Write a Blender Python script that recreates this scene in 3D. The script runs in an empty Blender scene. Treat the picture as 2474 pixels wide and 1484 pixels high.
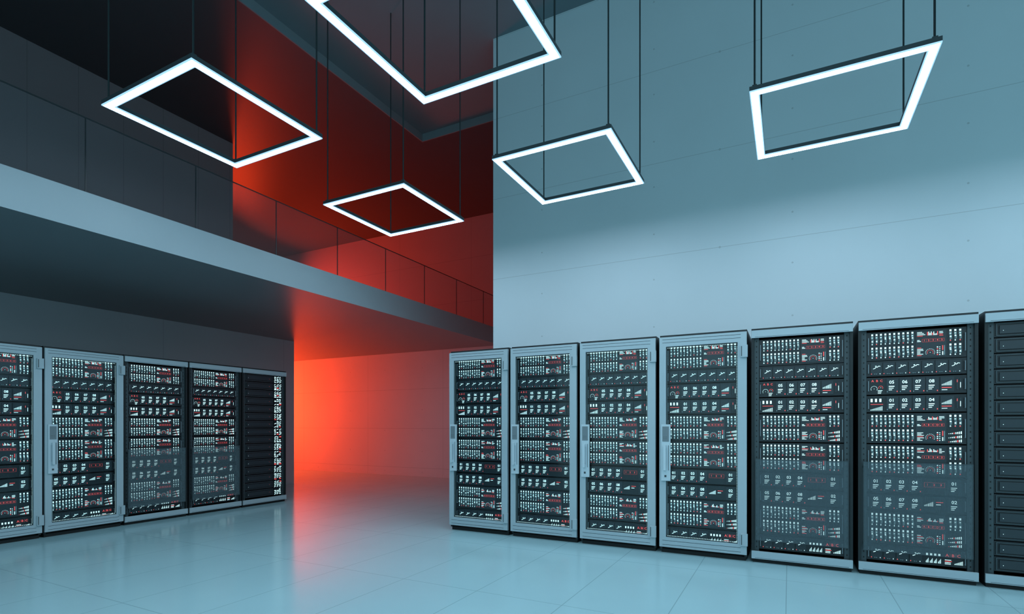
import bpy, math, random
from mathutils import Vector, Matrix
random.seed(4)
S = bpy.context.scene
S.view_settings.view_transform = 'Standard'
S.view_settings.look = 'None'
S.view_settings.exposure = 0.0
COL = S.collection

# ------------------------------------------------------------------ materials
def new_mat(name):
    m = bpy.data.materials.new(name); m.use_nodes = True
    return m, m.node_tree.nodes, m.node_tree.links

def pbr(name, col, rough=0.5, metal=0.0, spec=0.5, var=0.0, vscale=3.0):
    m, n, l = new_mat(name)
    b = n['Principled BSDF']
    b.inputs['Base Color'].default_value = (*col, 1)
    b.inputs['Roughness'].default_value = rough
    b.inputs['Metallic'].default_value = metal
    b.inputs['Specular IOR Level'].default_value = spec
    if var > 0:
        tc = n.new('ShaderNodeTexCoord'); nz = n.new('ShaderNodeTexNoise')
        nz.inputs['Scale'].default_value = vscale; nz.inputs['Detail'].default_value = 6
        l.new(tc.outputs['Object'], nz.inputs['Vector'])
        mx = n.new('ShaderNodeMix'); mx.data_type = 'RGBA'
        mx.inputs['A'].default_value = (*[c*(1-var) for c in col], 1)
        mx.inputs['B'].default_value = (*[min(1, c*(1+var)) for c in col], 1)
        l.new(nz.outputs['Fac'], mx.inputs['Factor'])
        l.new(mx.outputs['Result'], b.inputs['Base Color'])
    return m

def emis(name, col, strength, sample=True):
    m, n, l = new_mat(name)
    b = n['Principled BSDF']
    b.inputs['Base Color'].default_value = (*[c*0.3 for c in col], 1)
    b.inputs['Emission Color'].default_value = (*col, 1)
    b.inputs['Emission Strength'].default_value = strength
    if not sample:
        m.cycles.emission_sampling = 'NONE'
    return m

def glassy(name, tint, gloss_fac, rough=0.03, gloss_col=(1, 1, 1), diff=0.0, diffcol=(0.2, 0.3, 0.33), stripes=0.0):
    m, n, l = new_mat(name)
    n.remove(n['Principled BSDF'])
    out = n['Material Output']
    tr = n.new('ShaderNodeBsdfTransparent'); tr.inputs['Color'].default_value = (*tint, 1)
    last = tr
    if gloss_fac > 0:
        gl = n.new('ShaderNodeBsdfGlossy'); gl.inputs['Roughness'].default_value = rough
        gl.inputs['Color'].default_value = (*gloss_col, 1)
        mx = n.new('ShaderNodeMixShader'); mx.inputs['Fac'].default_value = gloss_fac
        l.new(tr.outputs[0], mx.inputs[1]); l.new(gl.outputs[0], mx.inputs[2])
        last = mx
    if diff > 0:
        df = n.new('ShaderNodeBsdfDiffuse'); df.inputs['Color'].default_value = (*diffcol, 1)
        m2 = n.new('ShaderNodeMixShader'); m2.inputs['Fac'].default_value = diff
        if stripes > 0:
            tc = n.new('ShaderNodeTexCoord'); sp = n.new('ShaderNodeSeparateXYZ')
            l.new(tc.outputs['Object'], sp.inputs[0])
            pp = n.new('ShaderNodeMath'); pp.operation = 'PINGPONG'; pp.inputs[1].default_value = 0.0042
            l.new(sp.outputs['X'], pp.inputs[0])
            mr = n.new('ShaderNodeMapRange')
            mr.inputs['From Min'].default_value = 0.0; mr.inputs['From Max'].default_value = 0.0042
            mr.inputs['To Min'].default_value = diff-stripes; mr.inputs['To Max'].default_value = diff+stripes
            l.new(pp.outputs[0], mr.inputs['Value'])
            l.new(mr.outputs[0], m2.inputs['Fac'])
        l.new(last.outputs[0], m2.inputs[1]); l.new(df.outputs[0], m2.inputs[2])
        last = m2
    l.new(last.outputs[0], out.inputs['Surface'])
    return m

def panel_mat(name, col, rough, axis, zs, xs, holes=None, dark=0.6, hw=0.004, spec=0.5, var=0.06, bump=0.02):
    """cast-concrete panels: thin joints + tie holes, all in world coordinates"""
    m, n, l = new_mat(name)
    b = n['Principled BSDF']
    b.inputs['Roughness'].default_value = rough
    b.inputs['Specular IOR Level'].default_value = spec
    g = n.new('ShaderNodeNewGeometry'); sp = n.new('ShaderNodeSeparateXYZ')
    l.new(g.outputs['Position'], sp.inputs[0])
    def math_(op, a, bb):
        nd = n.new('ShaderNodeMath'); nd.operation = op
        for i, v in enumerate((a, bb)):
            if v is None: continue
            if isinstance(v, (int, float)): nd.inputs[i].default_value = v
            else: l.new(v, nd.inputs[i])
        return nd.outputs[0]
    def dist(o, off, pitch):
        return math_('PINGPONG', math_('SUBTRACT', o, off), pitch/2)
    facs = []
    second = 'Y' if zs and zs[0] == 'floor' else 'Z'
    zz = zs[1:] if zs and zs[0] == 'floor' else zs
    if zz: facs.append(math_('LESS_THAN', dist(sp.outputs[second], zz[0], zz[1]), hw))
    if xs: facs.append(math_('LESS_THAN', dist(sp.outputs[axis], xs[0], xs[1]), hw))
    if holes:
        for (x0, px, z0, pz, r) in holes:
            dx = dist(sp.outputs[axis], x0, px); dz = dist(sp.outputs['Z'], z0, pz)
            d2 = math_('ADD', math_('MULTIPLY', dx, dx), math_('MULTIPLY', dz, dz))
            facs.append(math_('LESS_THAN', d2, r*r))
    f = facs[0]
    for q in facs[1:]: f = math_('MAXIMUM', f, q)
    nz = n.new('ShaderNodeTexNoise'); nz.inputs['Scale'].default_value = 1.3; nz.inputs['Detail'].default_value = 8
    l.new(g.outputs['Position'], nz.inputs['Vector'])
    mx = n.new('ShaderNodeMix'); mx.data_type = 'RGBA'
    mx.inputs['A'].default_value = (*[c*(1-var) for c in col], 1)
    mx.inputs['B'].default_value = (*[c*(1+var) for c in col], 1)
    l.new(nz.outputs['Fac'], mx.inputs['Factor'])
    m2 = n.new('ShaderNodeMix'); m2.data_type = 'RGBA'; m2.blend_type = 'MULTIPLY'
    l.new(math_('MULTIPLY', f, dark), m2.inputs['Factor'])
    l.new(mx.outputs['Result'], m2.inputs['A']); m2.inputs['B'].default_value = (0.1, 0.12, 0.13, 1)
    l.new(m2.outputs['Result'], b.inputs['Base Color'])
    if bump > 0:
        nz2 = n.new('ShaderNodeTexNoise'); nz2.inputs['Scale'].default_value = 40
        l.new(g.outputs['Position'], nz2.inputs['Vector'])
        bp = n.new('ShaderNodeBump'); bp.inputs['Strength'].default_value = bump; bp.inputs['Distance'].default_value = 0.01
        l.new(nz2.outputs['Fac'], bp.inputs['Height']); l.new(bp.outputs[0], b.inputs['Normal'])
    return m

C_WALL = (0.51, 0.625, 0.68)
M_RWALL = panel_mat('concrete_panels', C_WALL, 0.55, 'X', (2.155, 1.125), None, dark=0.3, hw=0.003, var=0.04,
    holes=[(-1.46, 1.49, 3.0, 1.125, 0.010), (-1.46, 1.49, 2.426, 1.125, 0.010), (-0.71, 3.7, 2.155, 1.125, 0.013)])
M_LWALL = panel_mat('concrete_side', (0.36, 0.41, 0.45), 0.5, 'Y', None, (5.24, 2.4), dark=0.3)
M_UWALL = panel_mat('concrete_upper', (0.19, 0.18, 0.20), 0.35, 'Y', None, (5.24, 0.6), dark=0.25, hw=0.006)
M_FWALL = panel_mat('concrete_far', (0.44, 0.46, 0.50), 0.7, 'X', (2.1, 0.95), (-7.2, 2.3), dark=0.3, spec=0.1,
    holes=[(-7.8, 1.15, 1.6, 0.5, 0.012)])
M_FWALLU = panel_mat('concrete_far_shaded', (0.24, 0.18, 0.19), 0.7, 'X', (4.4, 1.1), (-7.2, 2.3), dark=0.3, spec=0.1)  # darker copy of the far concrete, upper-level shade put into the colour
M_CEIL = pbr('ceiling_plaster', (0.16, 0.21, 0.235), 0.7, spec=0.2, var=0.04)
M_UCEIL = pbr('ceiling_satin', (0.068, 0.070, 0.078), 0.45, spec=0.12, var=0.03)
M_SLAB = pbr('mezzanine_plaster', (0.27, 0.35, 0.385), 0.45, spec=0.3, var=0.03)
M_SOFF = pbr('mezzanine_soffit_shaded', (0.16, 0.19, 0.205), 0.32, spec=0.38, var=0.03)  # slab plaster darkened for its underside, shade put into the colour
M_FLOOR = panel_mat('floor_tiles', (0.33, 0.54, 0.59), 0.14, 'X', ('floor', 2.04, 1.36), (-0.02, 0.681), dark=0.35, hw=0.003, var=0.07, bump=0, spec=0.09)
M_FLOOR.node_tree.nodes['Principled BSDF'].inputs['Specular Tint'].default_value = (0.35, 0.85, 1.0, 1)
M_BODY = pbr('rack_dark_steel', (0.012, 0.019, 0.022), 0.45, 0.3)
M_POST = pbr('rack_slate_steel', (0.045, 0.068, 0.078), 0.4, 0.2)
M_MID = pbr('mid_grey_plastic', (0.16, 0.21, 0.235), 0.4)
M_BLACK = pbr('black_recess', (0.004, 0.006, 0.007), 0.7)
M_TRIM = pbr('light_painted_steel', (0.37, 0.47, 0.52), 0.35, 0.1, var=0.02)
M_HAND = pbr('pale_handle_metal', (0.50, 0.61, 0.67), 0.3, 0.1)
M_FACE = pbr('faceplate', (0.010, 0.017, 0.022), 0.4, 0.1)
M_FACE2 = pbr('faceplate_raised', (0.020, 0.033, 0.041), 0.4, 0.1)
M_WHITE = emis('led_white', (0.62, 0.96, 1.0), 1.35, False)
M_DIM = emis('led_teal', (0.30, 0.60, 0.68), 0.5, False)
M_RED = emis('led_red', (1.0, 0.12, 0.12), 0.85, False)
M_LED = emis('light_strip', (0.71, 0.86, 1.0), 32.0, True)
M_RIM = emis('light_strip_halo', (0.40, 0.72, 1.0), 1.0, False)  # dim blue glowing rim that imitates a halo around the strip
M_HOUSE = pbr('light_housing', (0.05, 0.07, 0.08), 0.4, 0.3)
M_CABLE = pbr('steel_cable', (0.03, 0.045, 0.05), 0.4, 0.5)
M_GLASS = glassy('door_glass', (0.93, 0.97, 0.98), 0.012, 0.05)
M_RGLASS = glassy('railing_glass', (0.93, 0.93, 0.94), 0.0, diff=0.05, diffcol=(0.35, 0.40, 0.43))
M_EDGE = pbr('glass_edge', (0.03, 0.035, 0.04), 0.5)
M_MESHP = glassy('perforated_sheet', (1, 1, 1), 0.0, 0.3, diff=0.34, diffcol=(0.13, 0.19, 0.215), stripes=0.10)

# ------------------------------------------------------------------ mesh builder
_tcache = {}
def text_geo(s):
    if s in _tcache: return _tcache[s]
    c = bpy.data.curves.new('t', 'FONT'); c.body = s; c.resolution_u = 2
    c.align_x = 'CENTER'; c.align_y = 'CENTER'; c.offset = 0.012
    o = bpy.data.objects.new('t', c); COL.objects.link(o)
    bpy.context.view_layer.update()
    me = o.to_mesh()
    v = [(p.co.x, p.co.y) for p in me.vertices]
    f = [tuple(p.vertices) for p in me.polygons]
    o.to_mesh_clear()
    bpy.data.objects.remove(o); bpy.data.curves.remove(c)
    _tcache[s] = (v, f)
    return v, f

class MB:
    def __init__(s, *mats): s.v = []; s.f = []; s.m = []; s.mats = list(mats)
    def mi(s, m):
        if m not in s.mats: s.mats.append(m)
        return s.mats.index(m)
    def box(s, x0, x1, y0, y1, z0, z1, m, mbot=None):
        b = len(s.v); k = s.mi(m)
        s.v += [(x0,y0,z0),(x1,y0,z0),(x1,y1,z0),(x0,y1,z0),(x0,y0,z1),(x1,y0,z1),(x1,y1,z1),(x0,y1,z1)]
        for qi, q in enumerate(((0,3,2,1),(4,5,6,7),(0,1,5,4),(1,2,6,5),(2,3,7,6),(3,0,4,7))):
            s.f.append(tuple(b+i for i in q)); s.m.append(s.mi(mbot) if (mbot and qi == 0) else k)
    def quad(s, x0, x1, z0, z1, y, m):   # faces -Y
        b = len(s.v); k = s.mi(m)
        s.v += [(x0,y,z0),(x1,y,z0),(x1,y,z1),(x0,y,z1)]
        s.f.append((b,b+1,b+2,b+3)); s.m.append(k)
    def seg(s, x0, z0, x1, z1, w, y, m):  # thin line segment facing -Y
        b = len(s.v); k = s.mi(m)
        dx, dz = x1-x0, z1-z0; L = math.hypot(dx, dz) or 1; nx, nz = -dz/L*w/2, dx/L*w/2
        s.v += [(x0-nx,y,z0-nz),(x1-nx,y,z1-nz),(x1+nx,y,z1+nz),(x0+nx,y,z0+nz)]
        s.f.append((b,b+1,b+2,b+3)); s.m.append(k)
    def frame(s, x0, x1, z0, z1, y0, y1, wl, wr, wb, wt, m):  # rectangular ring, front y0
        b = len(s.v); k = s.mi(m)
        o = [(x0,z0),(x1,z0),(x1,z1),(x0,z1)]; i = [(x0+wl,z0+wb),(x1-wr,z0+wb),(x1-wr,z1-wt),(x0+wl,z1-wt)]
        for y in (y0, y1):
            s.v += [(p[0],y,p[1]) for p in o] + [(p[0],y,p[1]) for p in i]
        for a in range(4):
            c = (a+1) % 4
            s.f += [(b+a,b+c,b+4+c,b+4+a), (b+8+c,b+8+a,b+12+a,b+12+c), (b+c,b+a,b+8+a,b+8+c), (b+4+a,b+4+c,b+12+c,b+12+a)]
            s.m += [k]*4
    def text(s, t, x, z, size, y, m):
        v, f = text_geo(t); b = len(s.v); k = s.mi(m)
        s.v += [(x+p[0]*size, y, z+p[1]*size) for p in v]
        for q in f: s.f.append(tuple(b+i for i in q)); s.m.append(k)
    def mesh(s, name):
        me = bpy.data.meshes.new(name); me.from_pydata(s.v, [], s.f)
        for m in s.mats: me.materials.append(m)
        me.polygons.foreach_set('material_index', s.m); me.update()
        return me

def obj(name, me, loc=(0,0,0), parent=None, bevel=0.0, **props):
    o = bpy.data.objects.new(name, me); COL.objects.link(o); o.location = loc
    if parent: o.parent = parent
    if bevel:
        b = o.modifiers.new('bevel', 'BEVEL'); b.width = bevel; b.segments = 2; b.limit_method = 'ANGLE'
    for k, v in props.items(): o[k] = v
    return o

def sbox(name, x0, x1, y0, y1, z0, z1, m, label, mbot=None):
    b = MB(); b.box(x0, x1, y0, y1, z0, z1, m, mbot)
    return obj(name, b.mesh(name), kind='structure', label=label)

# ------------------------------------------------------------------ room shell
WY = 6.55; CZ = 6.67; UZ = 6.53
BX, BY = -6.10, 8.10; FX = -5.65; SZ0, SZ1 = 3.0, 3.345; LX = -9.3; FY = 10.35; FYU = 11.6
sbox('floor', -17, 7, -3, FY+0.2, -0.2, 0, M_FLOOR, 'glossy pale blue-grey tiled floor of the server hall')
sbox('wall_right', -3.70, 7, WY, WY+0.25, 0, CZ, M_RWALL, 'tall pale concrete panel wall behind the server racks')
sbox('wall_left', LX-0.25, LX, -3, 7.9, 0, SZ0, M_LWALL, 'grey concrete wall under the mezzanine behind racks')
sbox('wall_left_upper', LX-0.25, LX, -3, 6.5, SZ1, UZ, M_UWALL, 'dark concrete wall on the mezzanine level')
sbox('wall_far', -17, -0.8, FY, FY+0.2, 0, SZ0, M_FWALL, 'far concrete wall lit by red glow')
sbox('wall_far_upper', -17, -0.8, FYU, FYU+0.2, SZ1, UZ, M_FWALLU, 'far wall of the mezzanine level with shade put into its colour, lit by red glow')
sbox('wall_corridor_end', -17.2, -17, 2, FYU+0.2, 0, CZ, M_FWALL, 'end wall of the red-lit corridor')
sbox('wall_leak_stop', -0.8, -0.6, WY+0.25, FYU+0.2, 0, CZ, M_FWALL, 'unseen wall added to stop light leaking in behind the hall')  # out of view, added against world light leaking behind the right wall
sbox('wall_corridor_near', -17, LX-0.25, 5.0, 5.2, 0, UZ, M_LWALL, 'wall closing the side corridor')
sbox('wall_light_block', LX-0.25, FX, -3.2, -3, 0, CZ, M_LWALL, 'unseen grey wall added to block ambient light under the mezzanine')  # out of view, added to keep world light from under the mezzanine
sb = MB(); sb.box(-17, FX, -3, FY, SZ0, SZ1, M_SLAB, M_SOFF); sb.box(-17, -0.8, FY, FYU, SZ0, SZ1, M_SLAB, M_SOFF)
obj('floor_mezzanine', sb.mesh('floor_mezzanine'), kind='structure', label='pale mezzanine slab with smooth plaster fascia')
cb = MB(); cb.box(BX, 7, -3, BY, CZ, CZ+0.2, M_CEIL)
obj('ceiling', cb.mesh('ceiling'), kind='structure', label='dark teal plaster ceiling of the hall')
cb = MB()
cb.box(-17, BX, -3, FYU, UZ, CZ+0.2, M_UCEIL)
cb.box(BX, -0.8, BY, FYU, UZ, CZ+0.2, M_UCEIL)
obj('ceiling_mezzanine', cb.mesh('ceiling_mezzanine'), kind='structure', label='dark satin lowered ceiling over the mezzanine')
tb = MB()
tb.box(BX, BX+0.02, -3, BY, UZ, CZ, M_CEIL); tb.box(BX+0.02, -0.8, BY-0.02, BY, UZ, CZ, M_CEIL)
obj('trim_1', tb.mesh('trim_1'), kind='structure', label='pale step trim around the raised ceiling')
sbox('baseboard_far', -17, -0.8, FY-0.015, FY, 0, 0.06, M_FWALL, 'low baseboard along the far wall')

# ------------------------------------------------------------------ glass railing
root = bpy.data.objects.new('glass_railing', None); COL.objects.link(root)
root.location = (FX-0.05, 3.5, SZ1)
root['label'] = 'frameless glass balustrade with thin dark edge on the mezzanine'; root['category'] = 'railing'
P = 1.02; y = 4.57 - 7*P
pb = MB(); pb.box(-0.006, 0.006, 0.004, P-0.004, 0, 0.69, M_RGLASS)
pm = pb.mesh('glass_panel')
eb = MB(); eb.box(-0.006, 0.006, 0.0, P, 0.69, 0.699, M_EDGE); eb.box(-0.005, 0.005, -0.004, 0.004, 0, 0.69, M_EDGE)
em = eb.mesh('edge_strip')
while y < FY-0.3:
    g = obj('glass_panel', pm, (0, y-3.5, 0), root, label='clear glass balustrade panel')
    obj('edge_strip', em, (0, 0, 0), g, label='thin dark panel edge')
    y += P

# ------------------------------------------------------------------ pendant lights
K = 2.5; H0 = 1.235; LZ = H0+K
SIDE = 0.462*K
def ring(hw, w, z0, z1, m):
    b = MB(m); vs = []
    for z in (z0, z1):
        for r in (hw, hw-w):
            vs += [(-r,-r,z),(r,-r,z),(r,r,z),(-r,r,z)]
    f = []
    for a in range(4):
        c = (a+1) % 4
        f += [(a+4,c+4,c,a), (8+a,8+c,12+c,12+a), (a,c,8+c,8+a), (4+c,4+a,12+a,12+c)]
    b.v = vs; b.f = f; b.m = [0]*len(f)
    return b
hw = SIDE/2
LW = 0.068
dm = ring(hw-0.010, LW-0.020, 0.0, 0.010, M_LED)
for (r0, w0) in ((hw-0.0005, 0.0093), (hw-LW+0.0098, 0.0093)):
    rr = ring(r0, w0, 0.001, 0.010, M_RIM)
    b0 = len(dm.v); dm.v += rr.v; dm.f += [tuple(b0+i for i in q) for q in rr.f]
    k = dm.mi(M_RIM); dm.m += [k]*len(rr.f)
diff_m = dm.mesh('light_diffuser')
house_m = ring(hw, LW, 0.010, 0.042, M_HOUSE).mesh('light_housing')
CL = CZ-LZ-0.042
cbm = MB(M_CABLE)
N = 8; r = 0.007
for z in (0, CL):
    cbm.v += [(r*math.cos(2*math.pi*i/N), r*math.sin(2*math.pi*i/N), z) for i in range(N)]
for i in range(N):
    j = (i+1) % N; cbm.f.append((i, j, N+j, N+i)); cbm.m.append(0)
cbm.f.append(tuple(range(N-1, -1, -1))); cbm.m.append(0); cbm.f.append(tuple(range(N, 2*N))); cbm.m.append(0)
cbm.box(-0.016, 0.016, -0.016, 0.016, 0, 0.02, M_HOUSE)
cab_m = cbm.mesh('suspension_cable')
for (cx, cy) in ((-1.68, 1.121), (-0.782, 1.121), (-1.65, 1.989), (-0.765, 1.985), (0.124, 1.985), (0.14, 1.105),
                 (1.04, 1.985), (1.04, 1.105), (-0.78, 0.24), (0.13, 0.24), (1.04, 0.24), (-1.68, 0.24)):  # this row: unseen frames added to brighten near floor, racks and wall
    e = bpy.data.objects.new('pendant_light', None); COL.objects.link(e)
    e.location = (cx*K, cy*K, LZ)
    e['label'] = 'glowing white square LED frame lamp hanging on thin cables'; e['category'] = 'lamp'
    e['group'] = 'square pendant lights'
    obj('light_housing', house_m, (0,0,0), e)
    obj('light_diffuser', diff_m, (0,0,0), e, label='glowing cool-white diffuser strip')
    q = hw-0.035
    for sx in (-1, 1):
        for sy in (-1, 1):
            obj('suspension_cable', cab_m, (sx*q, sy*q, 0.042), e)

# ------------------------------------------------------------------ server modules
MX = 0.325; FY0 = 0.035   # faceplate front plane y
FQ = FY0-0.0035
def chassis(b, h):
    b.box(-MX, MX, FY0, 0.5, 0, h, M_FACE)
    for sx in (-1, 1):
        b.box(sx*0.314-0.003, sx*0.314+0.003, FY0-0.02, FY0-0.014, h*0.2, h*0.8, M_MID)
        for zz in (h*0.2, h*0.8-0.006):
            b.box(sx*0.314-0.003, sx*0.314+0.003, FY0-0.014, FY0, zz, zz+0.006, M_MID)
def fader(b, x, z, h, rnd):
    b.box(x-0.0105, x+0.0105, FY0-0.003, FY0, z, z+h, M_FACE2)
    y = FY0-0.0045
    b.quad(x-0.0013, x+0.0013, z+h*0.1, z+h*0.7, y, M_DIM)
    b.quad(x-0.0060, x+0.0060, z+h*0.80, z+h*0.95, y, M_WHITE)
    b.quad(x-0.0075, x-0.005, z+h*0.55, z+h*0.74, y, M_DIM); b.quad(x+0.005, x+0.0075, z+h*0.55, z+h*0.74, y, M_DIM)
    b.quad(x-0.003, x+0.003, z+h*0.60, z+h*0.70, y, M_WHITE)
    k = z+h*rnd.choice((0.28, 0.34, 0.40, 0.46))
    b.box(x-0.004, x+0.004, y-0.006, y, k, k+h*0.10, M_WHITE)
    b.quad(x+0.006, x+0.0085, z+h*0.2, z+h*0.5, y, M_DIM)
    b.quad(x-0.0035, x+0.0035, z+h*0.05, z+h*0.13, y, M_RED if rnd.random() < 0.5 else M_WHITE)
def gauge(b, x, z, r, y, m):
    for i in range(12):
        a = math.radians(205-i*21)
        px, pz = x+r*math.cos(a), z+r*math.sin(a)
        b.quad(px-0.0018, px+0.0018, pz-0.0018, pz+0.0018, y, m)
    b.quad(x-0.002, x+0.002, z-0.002, z+0.002, y, M_WHITE)
def hbars(b, x, z, w, n, pitch, y, rnd, mats=(M_WHITE, M_RED)):
    for i in range(n):
        ww = w*rnd.uniform(0.4, 1)
        b.quad(x, x+ww, z+i*pitch, z+i*pitch+pitch*0.40, y, mats[0] if rnd.random() < 0.78 else mats[1])
def ramp(b, x, z, w, h, n, y, m):
    for i in range(n):
        b.quad(x+w*i/n, x+w*(i+0.42)/n, z, z+h*(0.15+0.85*(i+1)/n), y, m)
def fader_module(h, letters, seed):
    rnd = random.Random(seed); b = MB(); chassis(b, h)
    rh = h*0.42; y = FQ-0.001
    for row in range(2):
        z = h*0.06+row*h*0.475
        for i in range(10): fader(b, -0.287+i*0.0300, z, rh, rnd)
    b.box(0.006, 0.200, FY0-0.003, FY0, h*0.05, h*0.96, M_FACE2)
    lab = 'ABCDE' if letters else '12345'
    zc = h*0.61
    b.frame(0.046, 0.186, zc-0.012, zc+0.012, y-0.0015, y, 0.0007, 0.0007, 0.0007, 0.0007, M_RED)
    for i, c in enumerate(lab):
        b.text(c, 0.060+i*0.028, zc, 0.020, y-0.001, M_RED)
        if i: b.quad(0.046+i*0.028-0.0003, 0.046+i*0.028+0.0003, zc-0.012, zc+0.012, y-0.0005, M_RED)
    b.quad(0.014, 0.038, zc-0.008, zc-0.003, y, M_WHITE); b.quad(0.014, 0.030, zc+0.002, zc+0.006, y, M_WHITE)
    hbars(b, 0.014, h*0.76, 0.055, 4, 0.010, y, rnd)
    for i in range(9):
        b.quad(0.078+i*0.008, 0.083+i*0.008, h*0.78, h*0.78+rnd.uniform(0.006, 0.030), y, M_WHITE if i % 4 else M_RED)
    hbars(b, 0.155, h*0.75, 0.036, 4, 0.010, y, rnd)
    hbars(b, 0.014, h*0.10, 0.045, 7, 0.010, y, rnd)
    gauge(b, 0.098, h*0.20, 0.029, y, M_WHITE)
    gauge(b, 0.098, h*0.20, 0.019, y, M_RED)
    for i in range(5):
        b.quad(0.140, 0.148, h*0.10+i*0.015, h*0.10+i*0.015+0.008, y, (M_RED, M_WHITE, M_WHITE, M_RED, M_WHITE)[i])
        b.quad(0.155, 0.162, h*0.10+i*0.015, h*0.10+i*0.015+0.005, y, M_WHITE)
    b.quad(0.174, 0.180, h*0.10, h*0.22, y, M_WHITE); b.quad(0.174, 0.180, h*0.26, h*0.42, y, M_RED)
    b.quad(0.187, 0.190, h*0.10, h*0.42, y, M_DIM)
    for row in range(2):
        z = h*0.06+row*h*0.475
        if letters and row == 0:
            for i in range(3):
                for j in range(8):
                    b.quad(0.212+j*0.011, 0.218+j*0.011, z+i*0.032, z+i*0.032+0.003+j*0.0026, y, M_WHITE if (i+j) % 5 else M_RED)
        else:
            for i in range(3): fader(b, 0.225+i*0.030, z, rh, rnd)
    return b.mesh('server_unit')
def icon_box(b, x, z, w, h):
    b.box(x, x+w, FY0-0.006, FY0, z, z+h, M_FACE2)
def icons_module(h, seed, abc=False):
    rnd = random.Random(seed); b = MB(); chassis(b, h); y = FY0-0.0075
    n = 4 if abc else 7; p = 0.60/7 if not abc else 0.088
    for i in range(n):
        x = -0.298+i*p
        icon_box(b, x, h*0.10, p*0.90, h*0.78)
        cx = x+p*0.5
        pts = [(-0.026, 0.50), (-0.012, 0.54), (-0.006, 0.62), (0.004, 0.60), (0.010, 0.68), (0.024, 0.66)]
        for a, c in zip(pts, pts[1:]):
            b.seg(cx+a[0], h*a[1], cx+c[0], h*c[1], 0.0045, y, M_WHITE)
        b.quad(cx-0.012, cx-0.002, h*0.66, h*0.70, y, M_WHITE)
        b.quad(x+0.003, x+0.008, h*0.14, h*0.20, y, M_RED); b.quad(cx+0.020, cx+0.024, h*0.14, h*0.20, y, M_WHITE)
        b.quad(cx-0.016, cx-0.013, h*0.14, h*0.18, y, M_DIM); b.quad(cx-0.004, cx-0.001, h*0.14, h*0.18, y, M_DIM)
    if abc:
        for i in range(4):
            ramp(b, 0.07+i*0.026, h*0.15, 0.020, h*0.28, 4, FQ-0.001, M_WHITE)
            b.quad(0.071+i*0.026, 0.084+i*0.026, h*0.58, h*0.73, FQ-0.001, M_WHITE)
        for i, c in enumerate('ABC'):
            b.text(c, 0.205+i*0.036, h*0.68, 0.032, FQ-0.001, M_RED)
            if i: b.quad(0.187+i*0.036, 0.188+i*0.036, h*0.56, h*0.81, FQ-0.001, M_RED)
        hbars(b, 0.19, h*0.15, 0.05, 4, h*0.08, FQ-0.001, rnd); ramp(b, 0.25, h*0.15, 0.055, h*0.24, 8, FQ-0.001, M_WHITE)
    return b.mesh('server_unit')
def boxes_module(h, seed, nums, first):
    rnd = random.Random(seed); b = MB(); chassis(b, h); y = FY0-0.0075
    x = -0.298
    if first == 'abc':
        for i, c in enumerate('ABC'): b.text(c, x+0.014+i*0.030, h*0.80, 0.026, FQ-0.001, M_RED)
        gauge(b, x+0.024, h*0.34, 0.022, FQ-0.001, M_WHITE); gauge(b, x+0.070, h*0.40, 0.014, FQ-0.001, M_RED)
        hbars(b, x+0.05, h*0.06, 0.04, 3, h*0.08, FQ-0.001, rnd)
        xs = [-0.190+i*0.087 for i in range(4)]
    elif first == 'bars':
        for i in range(3):
            b.quad(x+i*0.030, x+i*0.030+0.014, h*0.62, h*0.82, FQ-0.001, M_WHITE)
        b.quad(x, x+0.085, h*0.46, h*0.49, FQ-0.001, M_RED); ramp(b, x, h*0.10, 0.085, h*0.26, 10, FQ-0.001, M_WHITE)
        xs = [-0.190+i*0.087 for i in range(4)]
    else:
        xs = [-0.298+i*0.087 for i in range(4)]
    for xx, t in zip(xs, nums):
        icon_box(b, xx, h*0.08, 0.081, h*0.84)
        b.text(t, xx+0.036, h*0.70, 0.036, y, M_WHITE)
        b.quad(xx+0.016, xx+0.054, h*0.44, h*0.49, y, M_WHITE)
        b.quad(xx+0.016, xx+0.048, h*0.34, h*0.38, y, M_WHITE)
        b.quad(xx+0.016, xx+0.038, h*0.24, h*0.28, y, M_WHITE)
        b.quad(xx+0.069, xx+0.075, h*0.13, h*0.20, y, M_RED); b.quad(xx+0.004, xx+0.008, h*0.13, h*0.18, y, M_DIM)
    if first in ('abc', 'bars'):
        icon_box(b, 0.162, h*0.08, 0.086, h*0.84)
        ramp(b, 0.170, h*0.44, 0.066, h*0.28, 10, y, M_WHITE); b.quad(0.170, 0.232, h*0.30, h*0.34, y, M_RED)
        b.quad(0.170, 0.205, h*0.18, h*0.21, y, M_WHITE)
        for i in range(2): b.box(0.262+i*0.02, 0.272+i*0.02, FY0-0.004, FY0, h*0.2, h*0.8, M_FACE2)
        b.quad(0.265, 0.269, h*0.6, h*0.75, FY0-0.0045, M_RED); b.quad(0.285, 0.289, h*0.3, h*0.6, FY0-0.0045, M_WHITE)
    else:
        if nums[0] == '01':
            b.frame(0.06, 0.19, h*0.46, h*0.74, FQ-0.0015, FQ, 0.0007, 0.0007, 0.0007, 0.0007, M_RED)
            for i, c in enumerate('123'): b.text(c, 0.08+i*0.043, h*0.60, 0.023, FQ-0.001, M_RED)
        else:
            ramp(b, 0.06, h*0.4, 0.06, h*0.28, 10, FQ-0.001, M_WHITE); b.quad(0.135, 0.165, h*0.5, h*0.54, FQ-0.001, M_WHITE); b.quad(0.135, 0.18, h*0.64, h*0.68, FQ-0.001, M_RED)
        icon_box(b, 0.21, h*0.08, 0.085, h*0.84)
        b.text(nums[4], 0.248, h*0.70, 0.036, y, M_WHITE)
        for k in range(3): b.quad(0.228, 0.266-k*0.008, h*(0.44-k*0.10), h*(0.48-k*0.10), y, M_WHITE)
    return b.mesh('server_unit')

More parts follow.
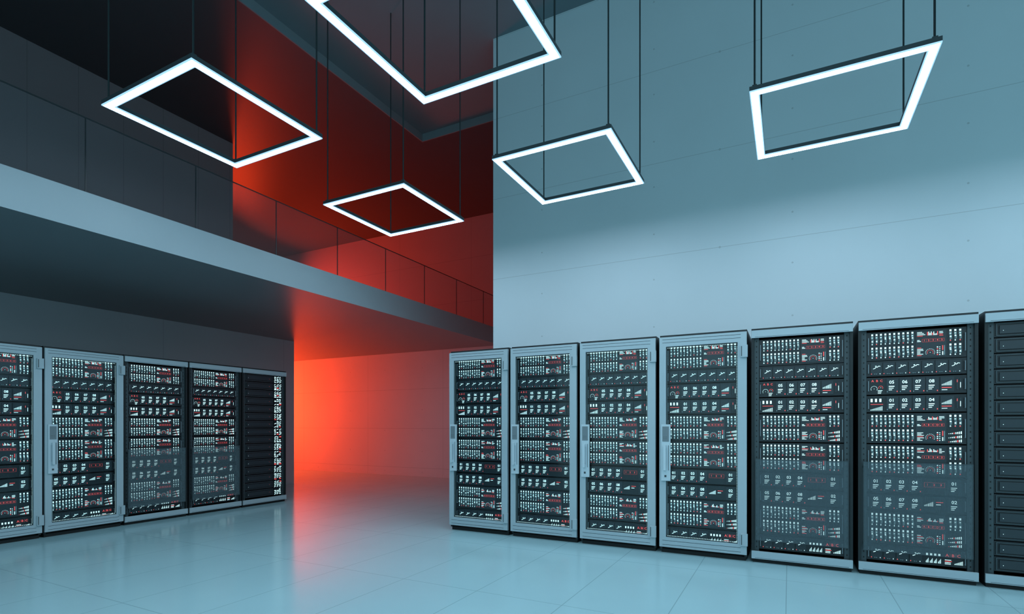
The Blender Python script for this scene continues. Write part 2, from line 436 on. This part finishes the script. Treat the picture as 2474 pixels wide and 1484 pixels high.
MODS = [
 (1.765, fader_module(0.235, False, 1)), (1.635, icons_module(0.125, 2)),
 (1.485, boxes_module(0.14, 3, ['05','06','07','08'], 'abc')), (1.340, boxes_module(0.135, 4, ['01','02','03','04'], 'bars')),
 (1.085, fader_module(0.245, True, 5)), (0.825, fader_module(0.25, False, 6)),
 (0.680, boxes_module(0.13, 7, ['01','02','03','04','01'], '')), (0.535, boxes_module(0.13, 8, ['05','06','07','08','02'], '')),
 (0.262, fader_module(0.262, True, 9)), (0.120, icons_module(0.130, 10, True))]

# ------------------------------------------------------------------ cabinets
HW = 0.388; DEP = 1.0; RH = 2.1
def body_mesh(kind):
    b = MB()
    b.box(-HW+0.01, HW-0.01, 0.015, DEP-0.01, 0, 0.035, M_BLACK)
    b.box(-HW, -HW+0.022, 0, DEP, 0.035, RH-0.018, M_BODY); b.box(HW-0.022, HW, 0, DEP, 0.035, RH-0.018, M_BODY)
    b.box(-HW, HW, 0, DEP, RH-0.018, RH, M_BODY)
    b.box(-HW+0.022, HW-0.022, DEP-0.02, DEP, 0.035, RH-0.018, M_BODY)
    b.box(-HW+0.022, HW-0.022, 0.05, DEP-0.02, 0.035, 0.06, M_BLACK)
    b.box(-HW+0.022, HW-0.022, 0.52, 0.53, 0.06, RH-0.018, M_BLACK)
    for s in (-1, 1):
        x = s*(HW-0.022); xi = s*0.327
        b.box(min(x, xi), max(x, xi), 0.028, 0.075, 0.06, RH-0.018, M_POST)
        for i in range(40):
            z = 0.13+i*0.0475; xc = (x+xi)/2
            b.box(xc-0.004, xc+0.004, 0.0265, 0.028, z, z+0.012, M_BLACK)
    return b.mesh('cabinet_body')
BODY = body_mesh('open')
def trim_mesh(z0, z1):
    b = MB(); b.box(-HW+0.002, HW-0.002, -0.018, 0.0, z0, z1, M_TRIM)
    b.box(-HW+0.03, HW-0.03, -0.0185, -0.018, z0+0.006, z0+0.009, M_POST)
    return b.mesh('trim_panel')
TOPT = trim_mesh(2.015, 2.082); BOTT = trim_mesh(0.037, 0.105)
pb = MB()
pb.box(-0.352, 0.352, -0.020, -0.016, 0.205, 0.93, M_MESHP)
PERF = pb.mesh('perforated_panel')
fb = MB(); fb.frame(-0.354, 0.354, 0.203, 0.932, -0.022, -0.014, 0.004, 0.004, 0.004, 0.004, M_POST)
for s in (-1, 1):
    for z in (0.25, 0.88): fb.box(s*0.345-0.008, s*0.345+0.008, -0.014, 0.03, z, z+0.015, M_POST)
PFR = fb.mesh('panel_bracket')
# door
db = MB()
db.frame(-HW+0.001, HW-0.001, 0.062, 2.078, -0.034, -0.004, 0.062, 0.075, 0.095, 0.092, M_TRIM)
db.frame(-HW+0.058, HW-0.070, 0.150, 1.992, -0.026, -0.012, 0.012, 0.012, 0.012, 0.012, M_POST)
for z in (0.083, 0.122, 2.022, 2.052):
    db.quad(-HW+0.03, HW-0.05, z, z+0.004, -0.0345, M_POST)
for i in range(44):
    x = -0.312+i*0.0144
    db.quad(x, x+0.006, 1.970, 1.975, -0.020, M_WHITE); db.quad(x, x+0.006, 0.167, 0.172, -0.020, M_WHITE)
for i in range(120):
    z = 0.18+i*0.0148
    db.quad(-0.315, -0.312, z, z+0.006, -0.020, M_DIM); db.quad(0.303, 0.307, z, z+0.006, -0.020, M_WHITE)
DOOR = db.mesh('door')
gb = MB(); gb.box(-0.318, 0.307, -0.016, -0.013, 0.163, 1.981, M_GLASS); DGL = gb.mesh('glass_pane')
hb = MB()
hb.box(-0.366, -0.280, -0.056, -0.034, 0.70, 1.240, M_HAND)
hb.box(-0.354, -0.292, -0.0585, -0.056, 1.075, 1.220, M_MID)
hb.box(-0.340, -0.316, -0.090, -0.074, 0.80, 1.04, M_HAND)
hb.box(-0.340, -0.316, -0.076, -0.056, 0.80, 0.83, M_HAND); hb.box(-0.340, -0.316, -0.076, -0.056, 1.01, 1.04, M_HAND)
hb.box(-0.300, -0.292, -0.058, -0.056, 0.80, 1.04, M_MID)
hb.box(-0.334, -0.316, -0.060, -0.056, 0.735, 0.755, M_POST)
for i in range(3):
    for j in range(2): hb.quad(-0.343+i*0.014, -0.338+i*0.014, 1.10+j*0.016, 1.105+j*0.016, -0.0590, M_POST)
HAND = hb.mesh('handle')
nb = MB(); nb.box(HW-0.052, HW+0.008, -0.056, -0.030, -0.055, 0.055, M_TRIM); nb.box(HW-0.045, HW-0.038, -0.058, -0.056, -0.045, 0.045, M_POST)
HINGE = nb.mesh('hinge')
# drive tray
TP = 0.1185
tb = MB()
tb.box(-0.325, 0.17, 0.030, 0.5, 0.004, TP-0.004, M_FACE)
tb.frame(-0.315, 0.16, 0.012, TP-0.012, 0.022, 0.031, 0.006, 0.006, 0.006, 0.006, M_POST)
tb.box(-0.295, 0.14, 0.018, 0.031, 0.028, TP-0.028, M_FACE2)
tb.box(0.07, 0.12, 0.012, 0.018, 0.045, 0.052, M_POST)
tb.quad(-0.276, -0.272, 0.05, 0.054, 0.017, M_WHITE); tb.quad(0.09, 0.094, 0.058, 0.062, 0.017, M_RED)
TRAY = tb.mesh('drive_tray')
ib = MB(); rnd = random.Random(33)
ib.box(0.180, 0.326, 0.025, 0.5, 0.12, 2.01, M_FACE)
for i in range(16):
    z = 0.12+i*TP
    for c in range(3):
        x = 0.186+c*0.046
        for k in range(4):
            if rnd.random() < 0.94:
                a = rnd.uniform(0.024, 0.040); o_ = rnd.uniform(0, 0.004)
                zz = z+0.010+k*0.026
                if rnd.random() < 0.5: ib.seg(x+o_, zz, x+o_+a, zz+0.015, 0.009, 0.024, M_WHITE)
                else: ib.quad(x+o_, x+o_+a, zz, zz+rnd.uniform(0.010, 0.018), 0.024, M_WHITE if rnd.random() < 0.8 else M_RED)
INDP = ib.mesh('indicator_panel')

LAB = {'door': 'server rack with pale framed glass door and glowing modules',
       'open': 'open dark server rack with glowing modules and perforated panel',
       'tray': 'dark server rack filled with stacked drive trays'}
def rack(kind, loc, rot, group):
    e = bpy.data.objects.new('server_rack', None); COL.objects.link(e)
    e.location = loc; e.rotation_euler = (0, 0, rot)
    e['label'] = LAB[kind]; e['category'] = 'server rack'; e['group'] = group
    obj('cabinet_body', BODY, parent=e)
    if kind == 'tray':
        for i in range(16): obj('drive_tray', TRAY, (0, 0, 0.12+i*TP), e)
        obj('indicator_panel', INDP, parent=e, label='column of white and red indicator lights')
    else:
        for z, me in MODS: obj('server_unit', me, (0, 0, z), e)
    if kind == 'door':
        d = obj('door', DOOR, parent=e, label='pale blue-grey framed glass door')
        obj('glass_pane', DGL, parent=d); obj('handle', HAND, parent=d, bevel=0.004)
        for z in (1.90, 0.20): obj('hinge', HINGE, (0, 0, z), d, bevel=0.004)
    else:
        obj('top_trim', TOPT, parent=e, bevel=0.003, label='pale painted top strip')
        obj('bottom_trim', BOTT, parent=e, bevel=0.003, label='pale painted bottom strip')
    if kind == 'open':
        p = obj('perforated_panel', PERF, parent=e, label='translucent grey perforated sheet')
        obj('panel_frame', PFR, parent=p)
    return e
PR = 0.812
for i, k in enumerate(['door']*4+['open']*2+['tray']):
    rack(k, (-3.57+PR*(i+0.5), 5.27, 0), 0, 'server racks along the tall wall')
for i, k in enumerate(['door', 'door', 'open', 'open', 'tray']):
    rack(k, (-7.24, 2.01+0.798*(i+0.5), 0), math.pi/2, 'server racks under the mezzanine')

# ------------------------------------------------------------------ lights
def area(name, loc, d, sx, sy, col, e, spread=180):
    L = bpy.data.lights.new(name, 'AREA'); L.shape = 'RECTANGLE'; L.size = sx; L.size_y = sy
    L.color = col; L.energy = e; L.spread = math.radians(spread)
    o = bpy.data.objects.new(name, L); COL.objects.link(o); o.location = loc
    o.rotation_euler = Vector(d).to_track_quat('-Z', 'Y').to_euler()
    return o
area('red_corridor_lamp', (-13.3, 8.8, 1.75), (1, 0.42, 0.12), 1.2, 2.3, (1, 0.060, 0.016), 300, 150)
area('red_mezzanine_lamp', (-13.9, 9.6, 4.4), (1, 0.30, -0.2), 1.6, 1.6, (1, 0.055, 0.016), 430, 150)

W = bpy.data.worlds.new('world'); S.world = W; W.use_nodes = True
bg = W.node_tree.nodes['Background']; bg.inputs[0].default_value = (0.40, 0.70, 0.80, 1); bg.inputs[1].default_value = 1.3

# ------------------------------------------------------------------ camera
cam = bpy.data.cameras.new('camera'); co = bpy.data.objects.new('camera', cam); COL.objects.link(co)
cam.sensor_width = 36; cam.lens = 36*1290/2474; cam.shift_y = (1027-742)/2474
cam.clip_start = 0.05
co.location = (0, 0, H0); co.rotation_euler = (math.radians(90), 0, math.radians(27.45))
S.camera = co
